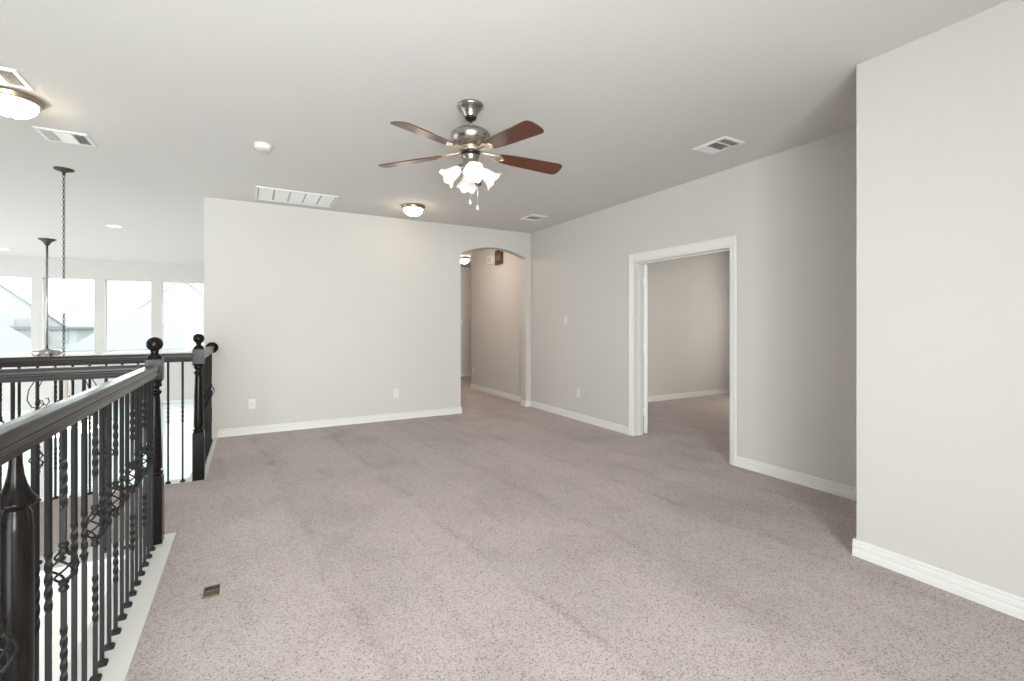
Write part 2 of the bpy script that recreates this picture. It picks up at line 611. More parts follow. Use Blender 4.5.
# open door leaf folded back inside the bedroom
DT, DW = 0.042, 0.625
bm = bmesh.new()
box(bm, 0, DW, -DT + 0.005, -0.005, 0.012, DZ - 0.02)
for y0, y1 in ((-DT, -DT + 0.0049), (-0.0049, 0)):
    for z0, z1, x0, x1 in ((0.012, 0.24, 0.11, 0.515), (0.90, 1.05, 0.11, 0.515), (DZ - 0.14, DZ - 0.02, 0.11, 0.515),
                           (0.012, DZ - 0.02, 0, 0.11), (0.012, DZ - 0.02, 0.515, DW)):
        box(bm, x0, x1, y0, y1, z0, z1)
door = struct('door_1', bm, 'trim', 'white panel door leaf swung open into the bedroom', 'door')
door.location = (XR + T + 0.026, DY1 + 0.002, 0)
door.rotation_euler.z = math.radians(44)
bm = bmesh.new()
tube(bm, [(-0.006, 0.006, 0), (-0.006, 0.006, 0.09)], 0.006, 8)
box(bm, -0.0022, -0.0002, -0.034, 0.004, 0, 0.09)
v = box(bm, -0.045, -0.004, 0.004, 0.007, 0, 0.09)
bmesh.ops.rotate(bm, verts=v, cent=(-0.006, 0.006, 0), matrix=Matrix.Rotation(math.radians(-44), 3, 'Z'))
hz = finish('hinge', bm, 'white', door, (0, 0, 0.22))
for z in (0.98, 1.76):
    c = hz.copy()
    COL.objects.link(c)
    c.parent = door
    c.location = (0, 0, z)
bm = bmesh.new()
for sgn, y in ((-1, 0),):
    lathe(bm, [(0.025, 0), (0.025, 0.006), (0.010, 0.010), (0.010, 0.03), (0.024, 0.038), (0.027, 0.05), (0.018, 0.062), (0, 0.064)], 16,
          Matrix.Translation((DW - 0.06, y, 0.95)) @ Matrix.Rotation(sgn * PI / 2, 4, 'X'))
finish('door_knob', bm, 'nickel', door)


# ---- windows
def window(n, x0, x1, z0, z1, y, s, label, sash=False):
    """frame set 0.10 m into the wall; s = +1 outside towards +Y"""
    bm = bmesh.new()
    f = 0.028
    ya, yb = sorted((y + s * 0.09, y + s * 0.14))
    box(bm, x0, x0 + f, ya, yb, z0, z1)
    box(bm, x1 - f, x1, ya, yb, z0, z1)
    box(bm, x0 + f, x1 - f, ya, yb, z1 - f, z1)
    box(bm, x0 + f, x1 - f, ya, yb, z0, z0 + f)
    if sash:
        zm = (z0 + z1) / 2
        box(bm, x0 + f, x1 - f, ya, yb, zm - 0.016, zm + 0.016)
    o = struct('window_%d' % n, bm, 'white', label, 'window', 0.002)
    bm = bmesh.new()
    ym = y + s * 0.115
    box(bm, x0 + f, x1 - f, ym - 0.003, ym + 0.003, z0 + f, z1 - f)
    finish('pane', bm, 'glass', o)
    bm = bmesh.new()
    ys = sorted((y - s * 0.03, y + s * 0.09))
    box(bm, x0 - 0.03, x1 + 0.03, ys[0], y - s * 0.0005 if s > 0 else ys[1], z0 - 0.03, z0 - 0.001) if s > 0 else None
    box(bm, x0 + 0.001, x1 - 0.001, min(y, y + s * 0.09), max(y, y + s * 0.09), z0 - 0.001, z0 + 0.006)
    finish('sill', bm, 'trim', o)


places = ['cut by the left edge of the view', 'behind the hanging chain', 'third from the left', 'beside the back wall corner']
for i, (a, c) in enumerate(WX):
    window(i + 1, a, c, *UZ, YW, 1, 'tall upper living room window ' + places[i])
for i, (a, c) in enumerate(WX):
    window(i + 5, a, c, *LZ, YW, 1, 'lower living room window below the upper one ' + places[i])
for i, (a, c, z0, z1) in enumerate(FW):
    window(i + 9, a, c, z0, z1, REAR, -1, ['tall stair window farther from the railing', 'tall stair window nearer the railing', 'added unseen rear window straight behind the railing', 'added unseen rear window of the loft behind the viewpoint'][i], True)

for i, (a, c, z0, z1) in enumerate(LW):
    bm = bmesh.new()
    f = 0.03
    xa, xb = LEFT - 0.12, LEFT - 0.07
    for y0, y1, p, q in ((a, a + f, z0, z1), (c - f, c, z0, z1), (a, c, z0, z0 + f), (a, c, z1 - f, z1), (a, c, -0.18, -0.14)):
        box(bm, xa, xb, y0, y1, p, q)
    o = struct('window_%d' % (13 + i), bm, 'white', 'added tall side window of the living room, ' + ['nearest the loft', 'in the middle', 'nearest the window wall'][i], 'window')
    bm = bmesh.new()
    box(bm, LEFT - 0.098, LEFT - 0.092, a + f, c - f, z0 + f, z1 - f)
    finish('pane', bm, 'glass', o)
bm = bmesh.new()
f = 0.03
for y0, y1, z0, z1 in ((3.4, 3.4 + f, 0.7, 2.2), (4.8 - f, 4.8, 0.7, 2.2), (3.4, 4.8, 0.7, 0.7 + f), (3.4, 4.8, 2.2 - f, 2.2), (3.4, 4.8, 1.43, 1.47)):
    box(bm, 8.28, 8.33, y0, y1, z0, z1)
o = struct('window_16', bm, 'white', 'added bedroom window in the wall out of view', 'window')
bm = bmesh.new()
box(bm, 8.302, 8.308, 3.43, 4.77, 0.73, 2.17)
finish('pane', bm, 'glass', o)


# ------------------------------------------------------------------ railings
RT, RB_ = 1.055, 0.985   # rail top and underside
RAIL = [(-0.020, 0.985), (0.020, 0.985), (0.021, 0.993), (0.029, 0.998), (0.031, 1.010), (0.0265, 1.017), (0.0265, 1.021), (0.031, 1.028),
        (0.0315, 1.040), (0.0285, 1.051), (0.023, 1.0545), (0, 1.0555), (-0.023, 1.0545), (-0.0285, 1.051), (-0.0315, 1.040), (-0.031, 1.028),
        (-0.0265, 1.021), (-0.0265, 1.017), (-0.031, 1.010), (-0.029, 0.998), (-0.021, 0.993)]
BW = 0.0122   # baluster bar width


def bar_mesh(twists, gap=None):
    """square bar with twisted stretches; gap = (z0, z1) left open for a basket"""
    bm = bmesh.new()
    zs = [0.0, RB_ + 0.004]
    for t0, t1, turns in twists:
        n = max(8, int(turns * 48))
        zs += [t0 + (t1 - t0) * i / n for i in range(n + 1)]
    if gap:
        zs += [gap[0], gap[1]]
    zs = sorted(set(zs))

    def ang(z):
        a = 0
        for t0, t1, turns in twists:
            a += turns * 2 * PI * min(max((z - t0) / (t1 - t0), 0), 1)
        return a
    prev, pz = None, None
    h = BW / math.sqrt(2)
    for z in zs:
        tw = any(t0 < z < t1 for t0, t1, _ in twists)
        hh = h * (1.08 if tw else 1.0)
        ring = [bm.verts.new((hh * math.cos(ang(z) + PI / 4 + k * PI / 2), hh * math.sin(ang(z) + PI / 4 + k * PI / 2), z)) for k in range(4)]
        if prev and not (gap and pz == gap[0]):
            for k in range(4):
                j = (k + 1) % 4
                bm.faces.new((prev[k], prev[j], ring[j], ring[k]))
        else:
            bm.faces.new(ring[::-1])
        if gap and z == gap[0]:
            bm.faces.new(ring)
        prev, pz = ring, z
    bm.faces.new(prev)
    if gap:
        for zc in (gap[0] - 0.012, gap[1] + 0.012):
            lathe(bm, [(0.0080, zc - 0.018), (0.0128, zc - 0.012), (0.0128, zc - 0.006), (0.0098, zc - 0.003), (0.0098, zc + 0.003),
                       (0.0128, zc + 0.006), (0.0128, zc + 0.012), (0.0080, zc + 0.018)], 10)
    return bm


BZ0, BZ1 = 0.515, 0.605


def make_baluster(kind):
    if kind == 'basket':
        bm = bar_mesh([(0.20, 0.38, 1.25), (0.73, 0.89, 1.1)], (BZ0, BZ1))
    else:
        bm = bar_mesh([(0.48, 0.655, 1.2)])
    o = finish('baluster', bm, 'iron')
    bm = bmesh.new()
    for k in range(4):
        pts = []
        for i in range(17):
            t = i / 16
            r = 0.005 + 0.027 * math.sin(PI * t) ** 0.8 if 0 < t < 1 else 0.005
            a = k * PI / 2 + t * PI * 1.15
            pts.append((r * math.cos(a), r * math.sin(a), BZ0 - 0.002 + (BZ1 - BZ0 + 0.004) * t))
        tube(bm, pts, 0.0034, 6)
    if kind == 'basket':
        finish('basket', bm, 'iron', o)
    else:
        bm.free()
    bm = bmesh.new()
    s0, s1, s2 = 0.0175, 0.0165, 0.0090
    rings = []
    for s, z in ((s0, -0.004), (s1, 0.006), (s2, 0.014)):
        c = 0.004
        rings.append([bm.verts.new(p) for p in ((-s + c, -s, z), (s - c, -s, z), (s, -s + c, z), (s, s - c, z), (s - c, s, z), (-s + c, s, z), (-s, s - c, z), (-s, -s + c, z))])
    for a, c in zip(rings, rings[1:]):
        for k in range(8):
            bm.faces.new((a[k], a[(k + 1) % 8], c[(k + 1) % 8], c[k]))
    bm.faces.new(rings[0][::-1])
    bm.faces.new(rings[-1])
    finish('shoe', bm, 'iron', o)
    return o


PROTO = {'basket': make_baluster('basket'), 'twist': make_baluster('twist')}
USED = set()


def baluster(kind, x, y, root):
    p = PROTO[kind]
    if kind not in USED:
        USED.add(kind)
        o = p
        o.parent = root
    else:
        o = copy_tree(p, root)
    o.location = (x - root.location.x, y - root.location.y, 0)
    return o


def square_ring(bm, prof):
    """square section post: prof (half width, z)"""
    rings = []
    for s, z in prof:
        rings.append([bm.verts.new((sx * s, sy * s, z)) for sx, sy in ((-1, -1), (1, -1), (1, 1), (-1, 1))])
    for a, c in zip(rings, rings[1:]):
        for k in range(4):
            bm.faces.new((a[k], a[(k + 1) % 4], c[(k + 1) % 4], c[k]))
    bm.faces.new(rings[0][::-1])
    bm.faces.new(rings[-1])


def ball_newel(root, x, y):
    bm = bmesh.new()
    square_ring(bm, [(0.041, -0.004), (0.041, 0.385), (0.036, 0.400)])
    lathe(bm, [(0.036, 0.398), (0.038, 0.405), (0.042, 0.412), (0.038, 0.42), (0.030, 0.424), (0.030, 0.43), (0.036, 0.437), (0.036, 0.50), (0.033, 0.66),
               (0.028, 0.84), (0.0255, 0.875), (0.033, 0.882), (0.036, 0.890), (0.033, 0.898), (0.024, 0.904), (0.024, 0.918), (0.034, 0.924), (0.037, 0.932),
               (0.034, 0.942), (0.034, 0.952)], 24)
    square_ring(bm, [(0.033, 0.948), (0.041, 0.966), (0.041, 1.085), (0.037, 1.095)])
    p = finish('newel_post', bm, 'newel', root, (x - root.location.x, y - root.location.y, 0), 0, 0.002)
    bm = bmesh.new()
    prof = [(0.033, 1.093), (0.037, 1.100), (0.036, 1.106), (0.028, 1.113), (0.020, 1.118), (0.018, 1.126), (0.022, 1.132), (0.019, 1.137)]
    for i in range(1, 15):
        a = -PI / 2 + 0.42 + (PI - 0.42) * i / 14
        prof.append((max(0.042 * math.cos(a), 0.0), 1.175 + 0.042 * math.sin(a)))
    lathe(bm, prof, 24)
    finish('ball_finial', bm, 'newel', p)
    return p


def pin_newel(root, x, y):
    """turned post whose tapered neck runs up into the handrail"""
    bm = bmesh.new()
    square_ring(bm, [(0.041, -0.004), (0.041, 0.20), (0.034, 0.215)])
    lathe(bm, [(0.034, 0.21), (0.040, 0.222), (0.034, 0.235), (0.030, 0.25), (0.034, 0.30), (0.0355, 0.60), (0.0345, 0.80), (0.031, 0.838), (0.026, 0.846),
               (0.026, 0.850), (0.033, 0.853), (0.0425, 0.860), (0.0435, 0.866), (0.040, 0.873), (0.031, 0.885), (0.0225, 0.905), (0.0165, 0.93),
               (0.0135, 0.955), (0.0125, 0.987)], 28)
    bmesh.ops.scale(bm, vec=(0.92, 0.92, 1), verts=bm.verts)
    return finish('newel_post', bm, 'newel', root, (x - root.location.x, y - root.location.y, 0), 0, 0.0015)


def rail_y(root, x, y0, y1):
    bm = bmesh.new()
    prism(bm, RAIL, lambda u, v, d: (u, d, v), y0 - root.location.y, y1 - root.location.y)
    return finish('handrail', bm, 'rail_y', root, (x - root.location.x, 0, 0))


def rail_x(root, y, x0, x1):
    bm = bmesh.new()
    prism(bm, RAIL, lambda u, v, d: (d, u, v), x0 - root.location.x, x1 - root.location.x)
    return finish('handrail', bm, 'rail_x', root, (0, y - root.location.y, 0))


# stairwell railing: near run along the stair, return run to the left
XA, YA2 = -0.487, 3.465
ra = thing('stair_railing', 'near dark wood railing with twisted black iron balusters round the stairwell', 'railing', (XA, YA2, 0))
rail_y(ra, XA, 0.80, YA2 - 0.03)
rail_x(ra, YA2, -2.55, XA - 0.03)
ball_newel(ra, XA, YA2)
pin_newel(ra, XA, 1.562)
ball_newel(ra, XA, 0.78)
ball_newel(ra, -2.56, YA2)
ys = [0.90, 1.01, 1.12, 1.235, 1.345, 1.46, 1.68, 1.772, 1.897, 1.995, 2.10, 2.23, 2.32, 2.425, 2.53, 2.64, 2.745, 2.85, 2.95, 3.055, 3.16, 3.26, 3.36]
for i, y in enumerate(ys):
    baluster('basket' if (i - 8) % 3 == 0 else 'twist', XA, y, ra)
for k in range(-2, 17):
    x = -0.805 - 0.0955 * k
    baluster('basket' if (k - 2) % 3 == 0 else 'twist', x, YA2, ra)

# railing over the living room, with its short return to the wall
XD, YC = -0.365, 4.70
rc = thing('loft_railing', 'far dark wood railing overlooking the living room, ending at a round wall rosette', 'railing', (XD, YC, 0))
rail_x(rc, YC, -2.75, XD - 0.03)
rail_y(rc, XD, YC + 0.03, YB - 0.018)
ball_newel(rc, XD, YC)
ball_newel(rc, -2.76, YC)
for k in range(0, 23):
    x = -0.475 - 0.0972 * k
    baluster('basket' if (k - 2) % 3 == 0 else 'twist', x, YC, rc)
for k in range(15):
    baluster('basket' if k % 3 == 2 else 'twist', XD, YC + 0.115 + 0.0985 * k, rc)
bm = bmesh.new()
lathe(bm, [(0.061, 0.0), (0.063, 0.006), (0.058, 0.011), (0.052, 0.013), (0.048, 0.017), (0, 0.018)], 28, Matrix.Rotation(PI / 2, 4, 'X'))
finish('wall_rosette', bm, 'newel', rc, (0, YB - YC, 1.03))


# ------------------------------------------------------------------ loft ceiling fan
FX, FY = 1.277, 2.833
fan = thing('ceiling_fan', 'five blade ceiling fan with cherry blades, brushed nickel motor and lit tulip shades', 'ceiling fan', (FX, FY, 0))


def lpart(name, prof, m, parent, seg=32, mat=None):
    bm = bmesh.new()
    lathe(bm, prof, seg, mat)
    return finish(name, bm, m, parent)


lpart('canopy', [(0.086, H), (0.087, 2.728), (0.083, 2.722), (0.070, 2.712), (0.052, 2.686), (0.043, 2.662), (0.040, 2.655)], 'nickel', fan)
lpart('canopy_collar', [(0.039, 2.656), (0.038, 2.646), (0.024, 2.640)], 'darknickel', fan)
lpart('downrod', [(0.013, 2.650), (0.013, 2.575)], 'nickel', fan, 16)
lpart('motor_housing', [(0.024, 2.596), (0.030, 2.588), (0.060, 2.580), (0.105, 2.566), (0.127, 2.549), (0.132, 2.535), (0.131, 2.520), (0.122, 2.495), (0.100, 2.474),
                        (0.070, 2.462), (0.062, 2.458)], 'nickel', fan, 40)
vent = lpart('vent_ring', [(0.064, 2.462), (0.066, 2.455), (0.060, 2.440), (0.056, 2.432)], 'champagne', fan)
bm = bmesh.new()
for k in range(28):
    a = 2 * PI * k / 28
    bmv = box(bm, 0.061, 0.0655, -0.003, 0.003, 2.440, 2.453)
    bmesh.ops.rotate(bm, verts=bmv, cent=(0, 0, 0), matrix=Matrix.Rotation(a, 3, 'Z'))
finish('slots', bm, 'slot', vent)
lpart('flywheel', [(0.054, 2.434), (0.062, 2.428), (0.063, 2.420), (0.056, 2.410)], 'darknickel', fan)


def blade_outline():
    r0, r1 = 0.195, 0.660
    pts = []
    pts += [(r0 + 0.012, -0.046), (r0 + 0.10, -0.058), (r1 - 0.06, -0.0705)]
    for i in range(0, 7):
        a = -PI / 2 + PI / 2 * i / 6
        pts.append((r1 - 0.040 + 0.036 * math.cos(a), -0.0345 + 0.036 * math.sin(a)))
    pts.append((r1, 0.0))
    half = pts
    full = half + [(x, -y) for x, y in half[::-1] if abs(y) > 1e-6]
    full += [(r0, 0.030), (r0, -0.030)]
    return full


for k in range(5):
    A = math.radians(64 + 72 * k)
    bm = bmesh.new()
    prism(bm, blade_outline(), lambda u, v, d: (u, v, d), -0.003, 0.003)
    bmesh.ops.rotate(bm, verts=bm.verts, cent=(0, 0, 0), matrix=Matrix.Rotation(math.radians(-12), 3, 'X'))
    bl = finish('blade', bm, 'blade', fan, (0, 0, 2.428), A, 0.001)
    bl.rotation_euler.y = math.radians(3.3)
    bm = bmesh.new()   # scrolled blade iron under the blade root
    tube(bm, [(0.060, 0.012, 0.004), (0.10, 0.016, 0.000), (0.14, 0.026, -0.004), (0.175, 0.030, -0.009), (0.215, 0.018, -0.010), (0.232, 0, -0.008)], 0.0052, 8)
    tube(bm, [(0.060, -0.012, 0.004), (0.10, -0.016, 0.004), (0.14, -0.024, 0.000), (0.175, -0.028, 0.003), (0.215, -0.018, 0.000), (0.232, 0, -0.006)], 0.0052, 8)
    prism(bm, [(0.165, -0.008), (0.185, -0.028), (0.212, -0.026), (0.240, 0.0), (0.212, 0.026), (0.185, 0.028), (0.165, 0.008)],
          lambda u, v, d: (u, v, d - 0.2126 * v), -0.009, -0.004)
    prism(bm, [(0.055, -0.010), (0.175, -0.006), (0.175, 0.006), (0.055, 0.010)], lambda u, v, d: (u, v, d + 0.004 - 0.10 * (u - 0.055)), -0.003, 0.003)
    for sx, sy in ((0.185, 0.02), (0.185, -0.02), (0.225, 0)):
        lathe(bm, [(0.005, -0.012 - 0.21 * sy), (0.004, -0.0155 - 0.21 * sy), (0, -0.016 - 0.21 * sy)], 8, Matrix.Translation((sx, sy, 0)))
    finish('blade_bracket', bm, 'champagne', bl)

lk = lpart('light_kit', [(0.046, 2.414), (0.056, 2.406), (0.058, 2.396), (0.052, 2.388), (0.050, 2.360), (0.056, 2.352), (0.058, 2.330), (0.048, 2.316), (0.030, 2.300),
                         (0.012, 2.290), (0, 2.288)], 'nickel', fan)
for k in range(4):
    bm = bmesh.new()
    a = math.radians(-106 + 90 * k)
    d = Vector((math.cos(a), math.sin(a), 0))
    tube(bm, [d * 0.030 + Vector((0, 0, 2.345)), d * 0.046 + Vector((0, 0, 2.348)), d * 0.056 + Vector((0, 0, 2.338)), d * 0.062 + Vector((0, 0, 2.325))], 0.009, 10)
    ax = (d * 0.79 + Vector((0, 0, -0.61))).normalized()
    lathe(bm, [(0.010, -0.02), (0.024, -0.012), (0.026, 0.012), (0.022, 0.02)], 16,
          Matrix.Translation(d * 0.062 + Vector((0, 0, 2.322))) @ ax.to_track_quat('Z', 'Y').to_matrix().to_4x4())
    finish('lamp_arm', bm, 'nickel', lk)


def tulip(bm, seg=40):
    """bell shade with a softly scalloped lip, opening towards +Z"""
    prof = [(0.022, 0.0), (0.028, 0.010), (0.036, 0.028), (0.041, 0.050), (0.045, 0.072), (0.052, 0.092), (0.064, 0.110), (0.072, 0.118)]
    rings = []
    for side, order in ((0, prof), (1, prof[::-1])):
        for r, z in order:
            ring = []
            for i in range(seg):
                a = 2 * PI * i / seg
                t = max(0, (z - 0.06) / 0.058)
                rr = r * (1 + 0.07 * t * t * math.cos(6 * a)) - 0.003 * side
                zz = z + 0.007 * t * t * math.cos(6 * a)
                ring.append(bm.verts.new((rr * math.cos(a), rr * math.sin(a), zz)))
            rings.append(ring)
    for a, c in zip(rings, rings[1:]):
        for i in range(seg):
            j = (i + 1) % seg
            f = bm.faces.new((a[i], a[j], c[j], c[i]))
            f.smooth = True
    bm.faces.new(rings[0][::-1])


for k in range(4):
    a = math.radians(-106 + 90 * k)
    d = Vector((math.cos(a), math.sin(a), 0))
    ax = (d * 0.79 + Vector((0, 0, -0.61))).normalized()
    mat = Matrix.Translation(d * 0.062 + Vector((0, 0, 2.322)) + ax * 0.010) @ ax.to_track_quat('Z', 'Y').to_matrix().to_4x4()
    bm = bmesh.new()
    tulip(bm)
    bmesh.ops.scale(bm, vec=(0.97, 0.97, 0.97), verts=bm.verts)
    bmesh.ops.transform(bm, matrix=mat, verts=bm.verts)
    sh = finish('lamp_shade', bm, 'shade', fan)
    bm = bmesh.new()
    prof = [(0.012, 0.005), (0.013, 0.025), (0.020, 0.042)]
    for i in range(0, 9):
        t = -0.3 + (PI / 2 + 0.3) * i / 8
        prof.append((max(0.0275 * math.cos(t), 0), 0.068 + 0.0275 * math.sin(t)))
    lathe(bm, prof, 16, mat)
    finish('bulb', bm, 'bulb', sh)

for (ox, oy), zb, zt in (((-0.016, -0.03), 2.075, 2.30), ((0.028, -0.050), 2.040, 2.30)):
    bm = bmesh.new()
    tube(bm, [(ox, oy, zt), (ox, oy, zb + 0.03)], 0.0014, 6)
    pc = finish('pull_chain', bm, 'champagne', fan)
    bm = bmesh.new()
    lathe(bm, [(0.0025, zb + 0.034), (0.005, zb + 0.028), (0.0085, zb + 0.010), (0.0075, zb + 0.002), (0, zb)], 12, Matrix.Translation((ox, oy, 0)))
    finish('chain_fob', bm, 'candle', pc)


# ------------------------------------------------------------------ flush dome lights
def dome_light(label, x, y, r=0.15, group=None, glass='dome'):
    o = thing('flush_mount_light', label, 'ceiling light', (x, y, 0), 0, group)
    s = r / 0.15
    lpart('base_ring', [(0.150 * s, H), (0.158 * s, H - 0.006), (0.156 * s, H - 0.018), (0.148 * s, H - 0.026), (0.150 * s, H - 0.034), (0.141 * s, H - 0.040), (0.132 * s, H - 0.040)],
          'bronze_ring', o, 40)
    prof = [(0.128 * s, H - 0.038)]
    for i in range(1, 11):
        a = PI / 2 * i / 10
        prof.append((max(0.128 * s * math.cos(a), 0), H - 0.038 - 0.095 * s * math.sin(a)))
    lpart('glass_dome', prof, glass, o, 40)
    z = H - 0.038 - 0.095 * s
    lpart('finial', [(0.010, z + 0.004), (0.012, z - 0.003), (0.006, z - 0.009), (0.008, z - 0.014), (0, z - 0.019)], 'bronze_ring', o, 12)
    return o


M['bronze_ring'] = new_mat('satin_bronze_ring', (0.36, 0.29, 0.23), 0.33, 1.0)
dome_light('lit flush dome light at the left edge between two ceiling vents', -1.312, 4.150, 0.146)
dome_light('lit flush dome light on the ceiling near the back wall', 1.752, 5.58, 0.135)
dome_light('lit flush dome light at the far end of the hall beyond the arch', 4.055, 9.35, 0.14, None, 'dome_hall')
dome_light('lit flush dome light in the hall just past the arch', 2.98, 7.35, 0.14, None, 'dome_hall')


# ------------------------------------------------------------------ ceiling vents
def register(label, x0, x1, y0, y1, along='x', group=None, ends=True):
    """three-way ceiling register: centre louvres and two end banks"""
    cx, cy = (x0 + x1) / 2, (y0 + y1) / 2
    L, W = (x1 - x0, y1 - y0) if along == 'x' else (y1 - y0, x1 - x0)
    o = thing('ceiling_vent', label, 'vent', (cx, cy, H), 0 if along == 'x' else PI / 2, group)
    fr = 0.028
    bm = bmesh.new()
    # flat flange with sloping lip
    def ring_pts(hl, hw, z):
        return [bm.verts.new((sx * hl, sy * hw, z)) for sx, sy in ((-1, -1), (1, -1), (1, 1), (-1, 1))]
    rs = [ring_pts(L / 2, W / 2, 0), ring_pts(L / 2, W / 2, -0.004), ring_pts(L / 2 - 0.006, W / 2 - 0.006, -0.009), ring_pts(L / 2 - fr, W / 2 - fr, -0.010),
          ring_pts(L / 2 - fr, W / 2 - fr, 0.0)]
    for a, c in zip(rs, rs[1:]):
        for k in range(4):
            bm.faces.new((a[k], a[(k + 1) % 4], c[(k + 1) % 4], c[k]))
    il, iw = L / 2 - fr, W / 2 - fr
    q = il * 0.42
    for x in (-q, q):
        box(bm, x - 0.004, x + 0.004, -iw, iw, -0.010, -0.001)
    finish('frame', bm, 'white', o)
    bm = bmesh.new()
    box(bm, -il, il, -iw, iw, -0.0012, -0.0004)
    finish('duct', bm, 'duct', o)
    bm = bmesh.new()

    def blade(p, q_, across):
        t = 0.0011
        tilt = 0.006 if along == 'x' else 0.011
        if across:   # blade runs along y at x = p
            vs = [(p - tilt * q_ - t, -1), (p - tilt * q_ + t, -1)]
            v = box(bm, p - t, p + t, -iw, iw, -0.0105, -0.0012)
            for w in v:
                if w.co.z < -0.006:
                    w.co.x += tilt * q_
        else:
            v = box(bm, -q + 0.004, q - 0.004, p - t, p + t, -0.0105, -0.0012)
            for w in v:
                if w.co.z < -0.006:
                    w.co.y += tilt * q_
    n = 8
    for i in range(n):
        blade(-iw + (i + 0.5) * 2 * iw / n, 1, False)
    m = 7
    for i in range(m):
        blade(q + 0.006 + (i + 0.5) * (il - q - 0.006) / m, 1, True)
        blade(-q - 0.006 - (i + 0.5) * (il - q - 0.006) / m, -1, True)
    finish('louvers', bm, 'white', o)
    return o


register('white ceiling vent at the left edge above the big dome light', -1.462, -1.150, 3.700, 3.962)
register('white ceiling vent between the left dome light and the hanging chain', -1.378, -1.072, 4.692, 4.985)
register('small dark ceiling vent in the far corner near the arch', 3.232, 3.485, 5.225, 5.545, 'y')
register('white ceiling vent with dark louvres near the bedroom doorway', 3.188, 3.432, 2.336, 2.642, 'y')

# return air grille of five panels
o = thing('return_air_grille', 'wide five panel return air grille on the ceiling by the back wall', 'vent', (0.475, 5.848, H))
L2, W2 = 0.409, 0.280
bm = bmesh.new()
f = 0.020
for x0, x1, y0, y1 in ((-L2, L2, -W2, -W2 + f), (-L2, L2, W2 - f, W2), (-L2, -L2 + f, -W2 + f, W2 - f), (L2 - f, L2, -W2 + f, W2 - f)):
    box(bm, x0, x1, y0, y1, -0.012, 0)
for k in range(1, 5):
    x = -L2 + f + (2 * L2 - 2 * f) * k / 5
    box(bm, x - 0.002, x + 0.002, -W2 + f, W2 - f, -0.0060, 0)
finish('frame', bm, 'white', o, None, 0, 0.002)
bm = bmesh.new()
for i in range(34):
    y = -W2 + f + (i + 0.5) * (2 * W2 - 2 * f) / 34
    pw = (2 * L2 - 2 * f) / 5
    for k in range(5):
        xa = -L2 + f + pw * k
        v = box(bm, xa + 0.008, xa + pw - 0.008, y - 0.0012, y + 0.0012, -0.011, -0.001)
        for w in v:
            if w.co.z < -0.006:
                w.co.y += 0.012
finish('louvers', bm, 'white', o)
bm = bmesh.new()
box(bm, -L2 + f, L2 - f, -W2 + f, W2 - f, -0.0010, -0.0002)
finish('filter', bm, new_mat('grey_filter', (0.22, 0.22, 0.23), 0.9), o)

# smoke detector
o = thing('smoke_detector', 'white round smoke detector on the ceiling', 'smoke detector', (0.10, 4.28, 0))
lpart('mounting_plate', [(0.070, H), (0.071, H - 0.008), (0.064, H - 0.010)], 'plastic', o)
lpart('cover', [(0.064, H - 0.010), (0.064, H - 0.022), (0.058, H - 0.034), (0.040, H - 0.040), (0.020, H - 0.042), (0, H - 0.042)], 'plastic', o)
lpart('test_button', [(0.010, H - 0.041), (0.010, H - 0.044), (0, H - 0.0445)], new_mat('button_grey', (0.5, 0.5, 0.5), 0.5), o, 16)

# recessed lights in the living room ceiling
for (x, y), lb in (((-1.72, 8.86), 'lit recessed ceiling light right of the hanging chain'), ((-4.10, 12.58), 'lit recessed ceiling light at the left edge above the windows')):
    o = thing('recessed_light', lb, 'ceiling light', (x, y, 0), 0, 'recessed living room lights')
    lpart('trim_ring', [(0.078, H - 0.002), (0.096, H - 0.0005), (0.098, H - 0.006), (0.080, H - 0.008), (0.076, H - 0.003)], 'white', o, 32)
    lpart('lens', [(0.077, H - 0.004), (0.05, H - 0.006), (0, H - 0.007)], 'can', o, 32)


# ------------------------------------------------------------------ wall plates
def plate(name, label, cat, loc, rotz, kind, group=None):
    """built facing -Y"""
    o = thing(name, label, cat, loc, rotz, group)
    bm = bmesh.new()
    box(bm, -0.036, 0.036, -0.006, 0, -0.058, 0.058)
    finish('cover_plate', bm, 'plastic', o, None, 0, 0.003)
    if kind == 'outlet':
        for s in (-1, 1):
            bm = bmesh.new()
            lathe(bm, [(0.0165, 0.0), (0.0165, 0.0025), (0.015, 0.003), (0, 0.003)], 20, Matrix.Translation((0, -0.0055, s * 0.0195)) @ Matrix.Rotation(PI / 2, 4, 'X'))
            r = finish('socket', bm, 'plastic', o)
            bm = bmesh.new()
            for x, h in ((-0.0062, 0.0045), (0.0062, 0.0036)):
                box(bm, x - 0.001, x + 0.001, -0.0090, -0.0082, s * 0.0195 + 0.003 - h, s * 0.0195 + 0.003 + h)
            box(bm, -0.002, 0.002, -0.0090, -0.0082, s * 0.0195 - 0.011, s * 0.0195 - 0.007)
            finish('slots', bm, 'slot', r)
    else:
        bm = bmesh.new()
        v = box(bm, -0.0165, 0.0165, -0.009, -0.004, -0.033, 0.033)
        for w in v:
            if w.co.y < -0.006 and w.co.z < 0:
                w.co.y += 0.002
        finish('rocker', bm, 'plastic', o)
    return o


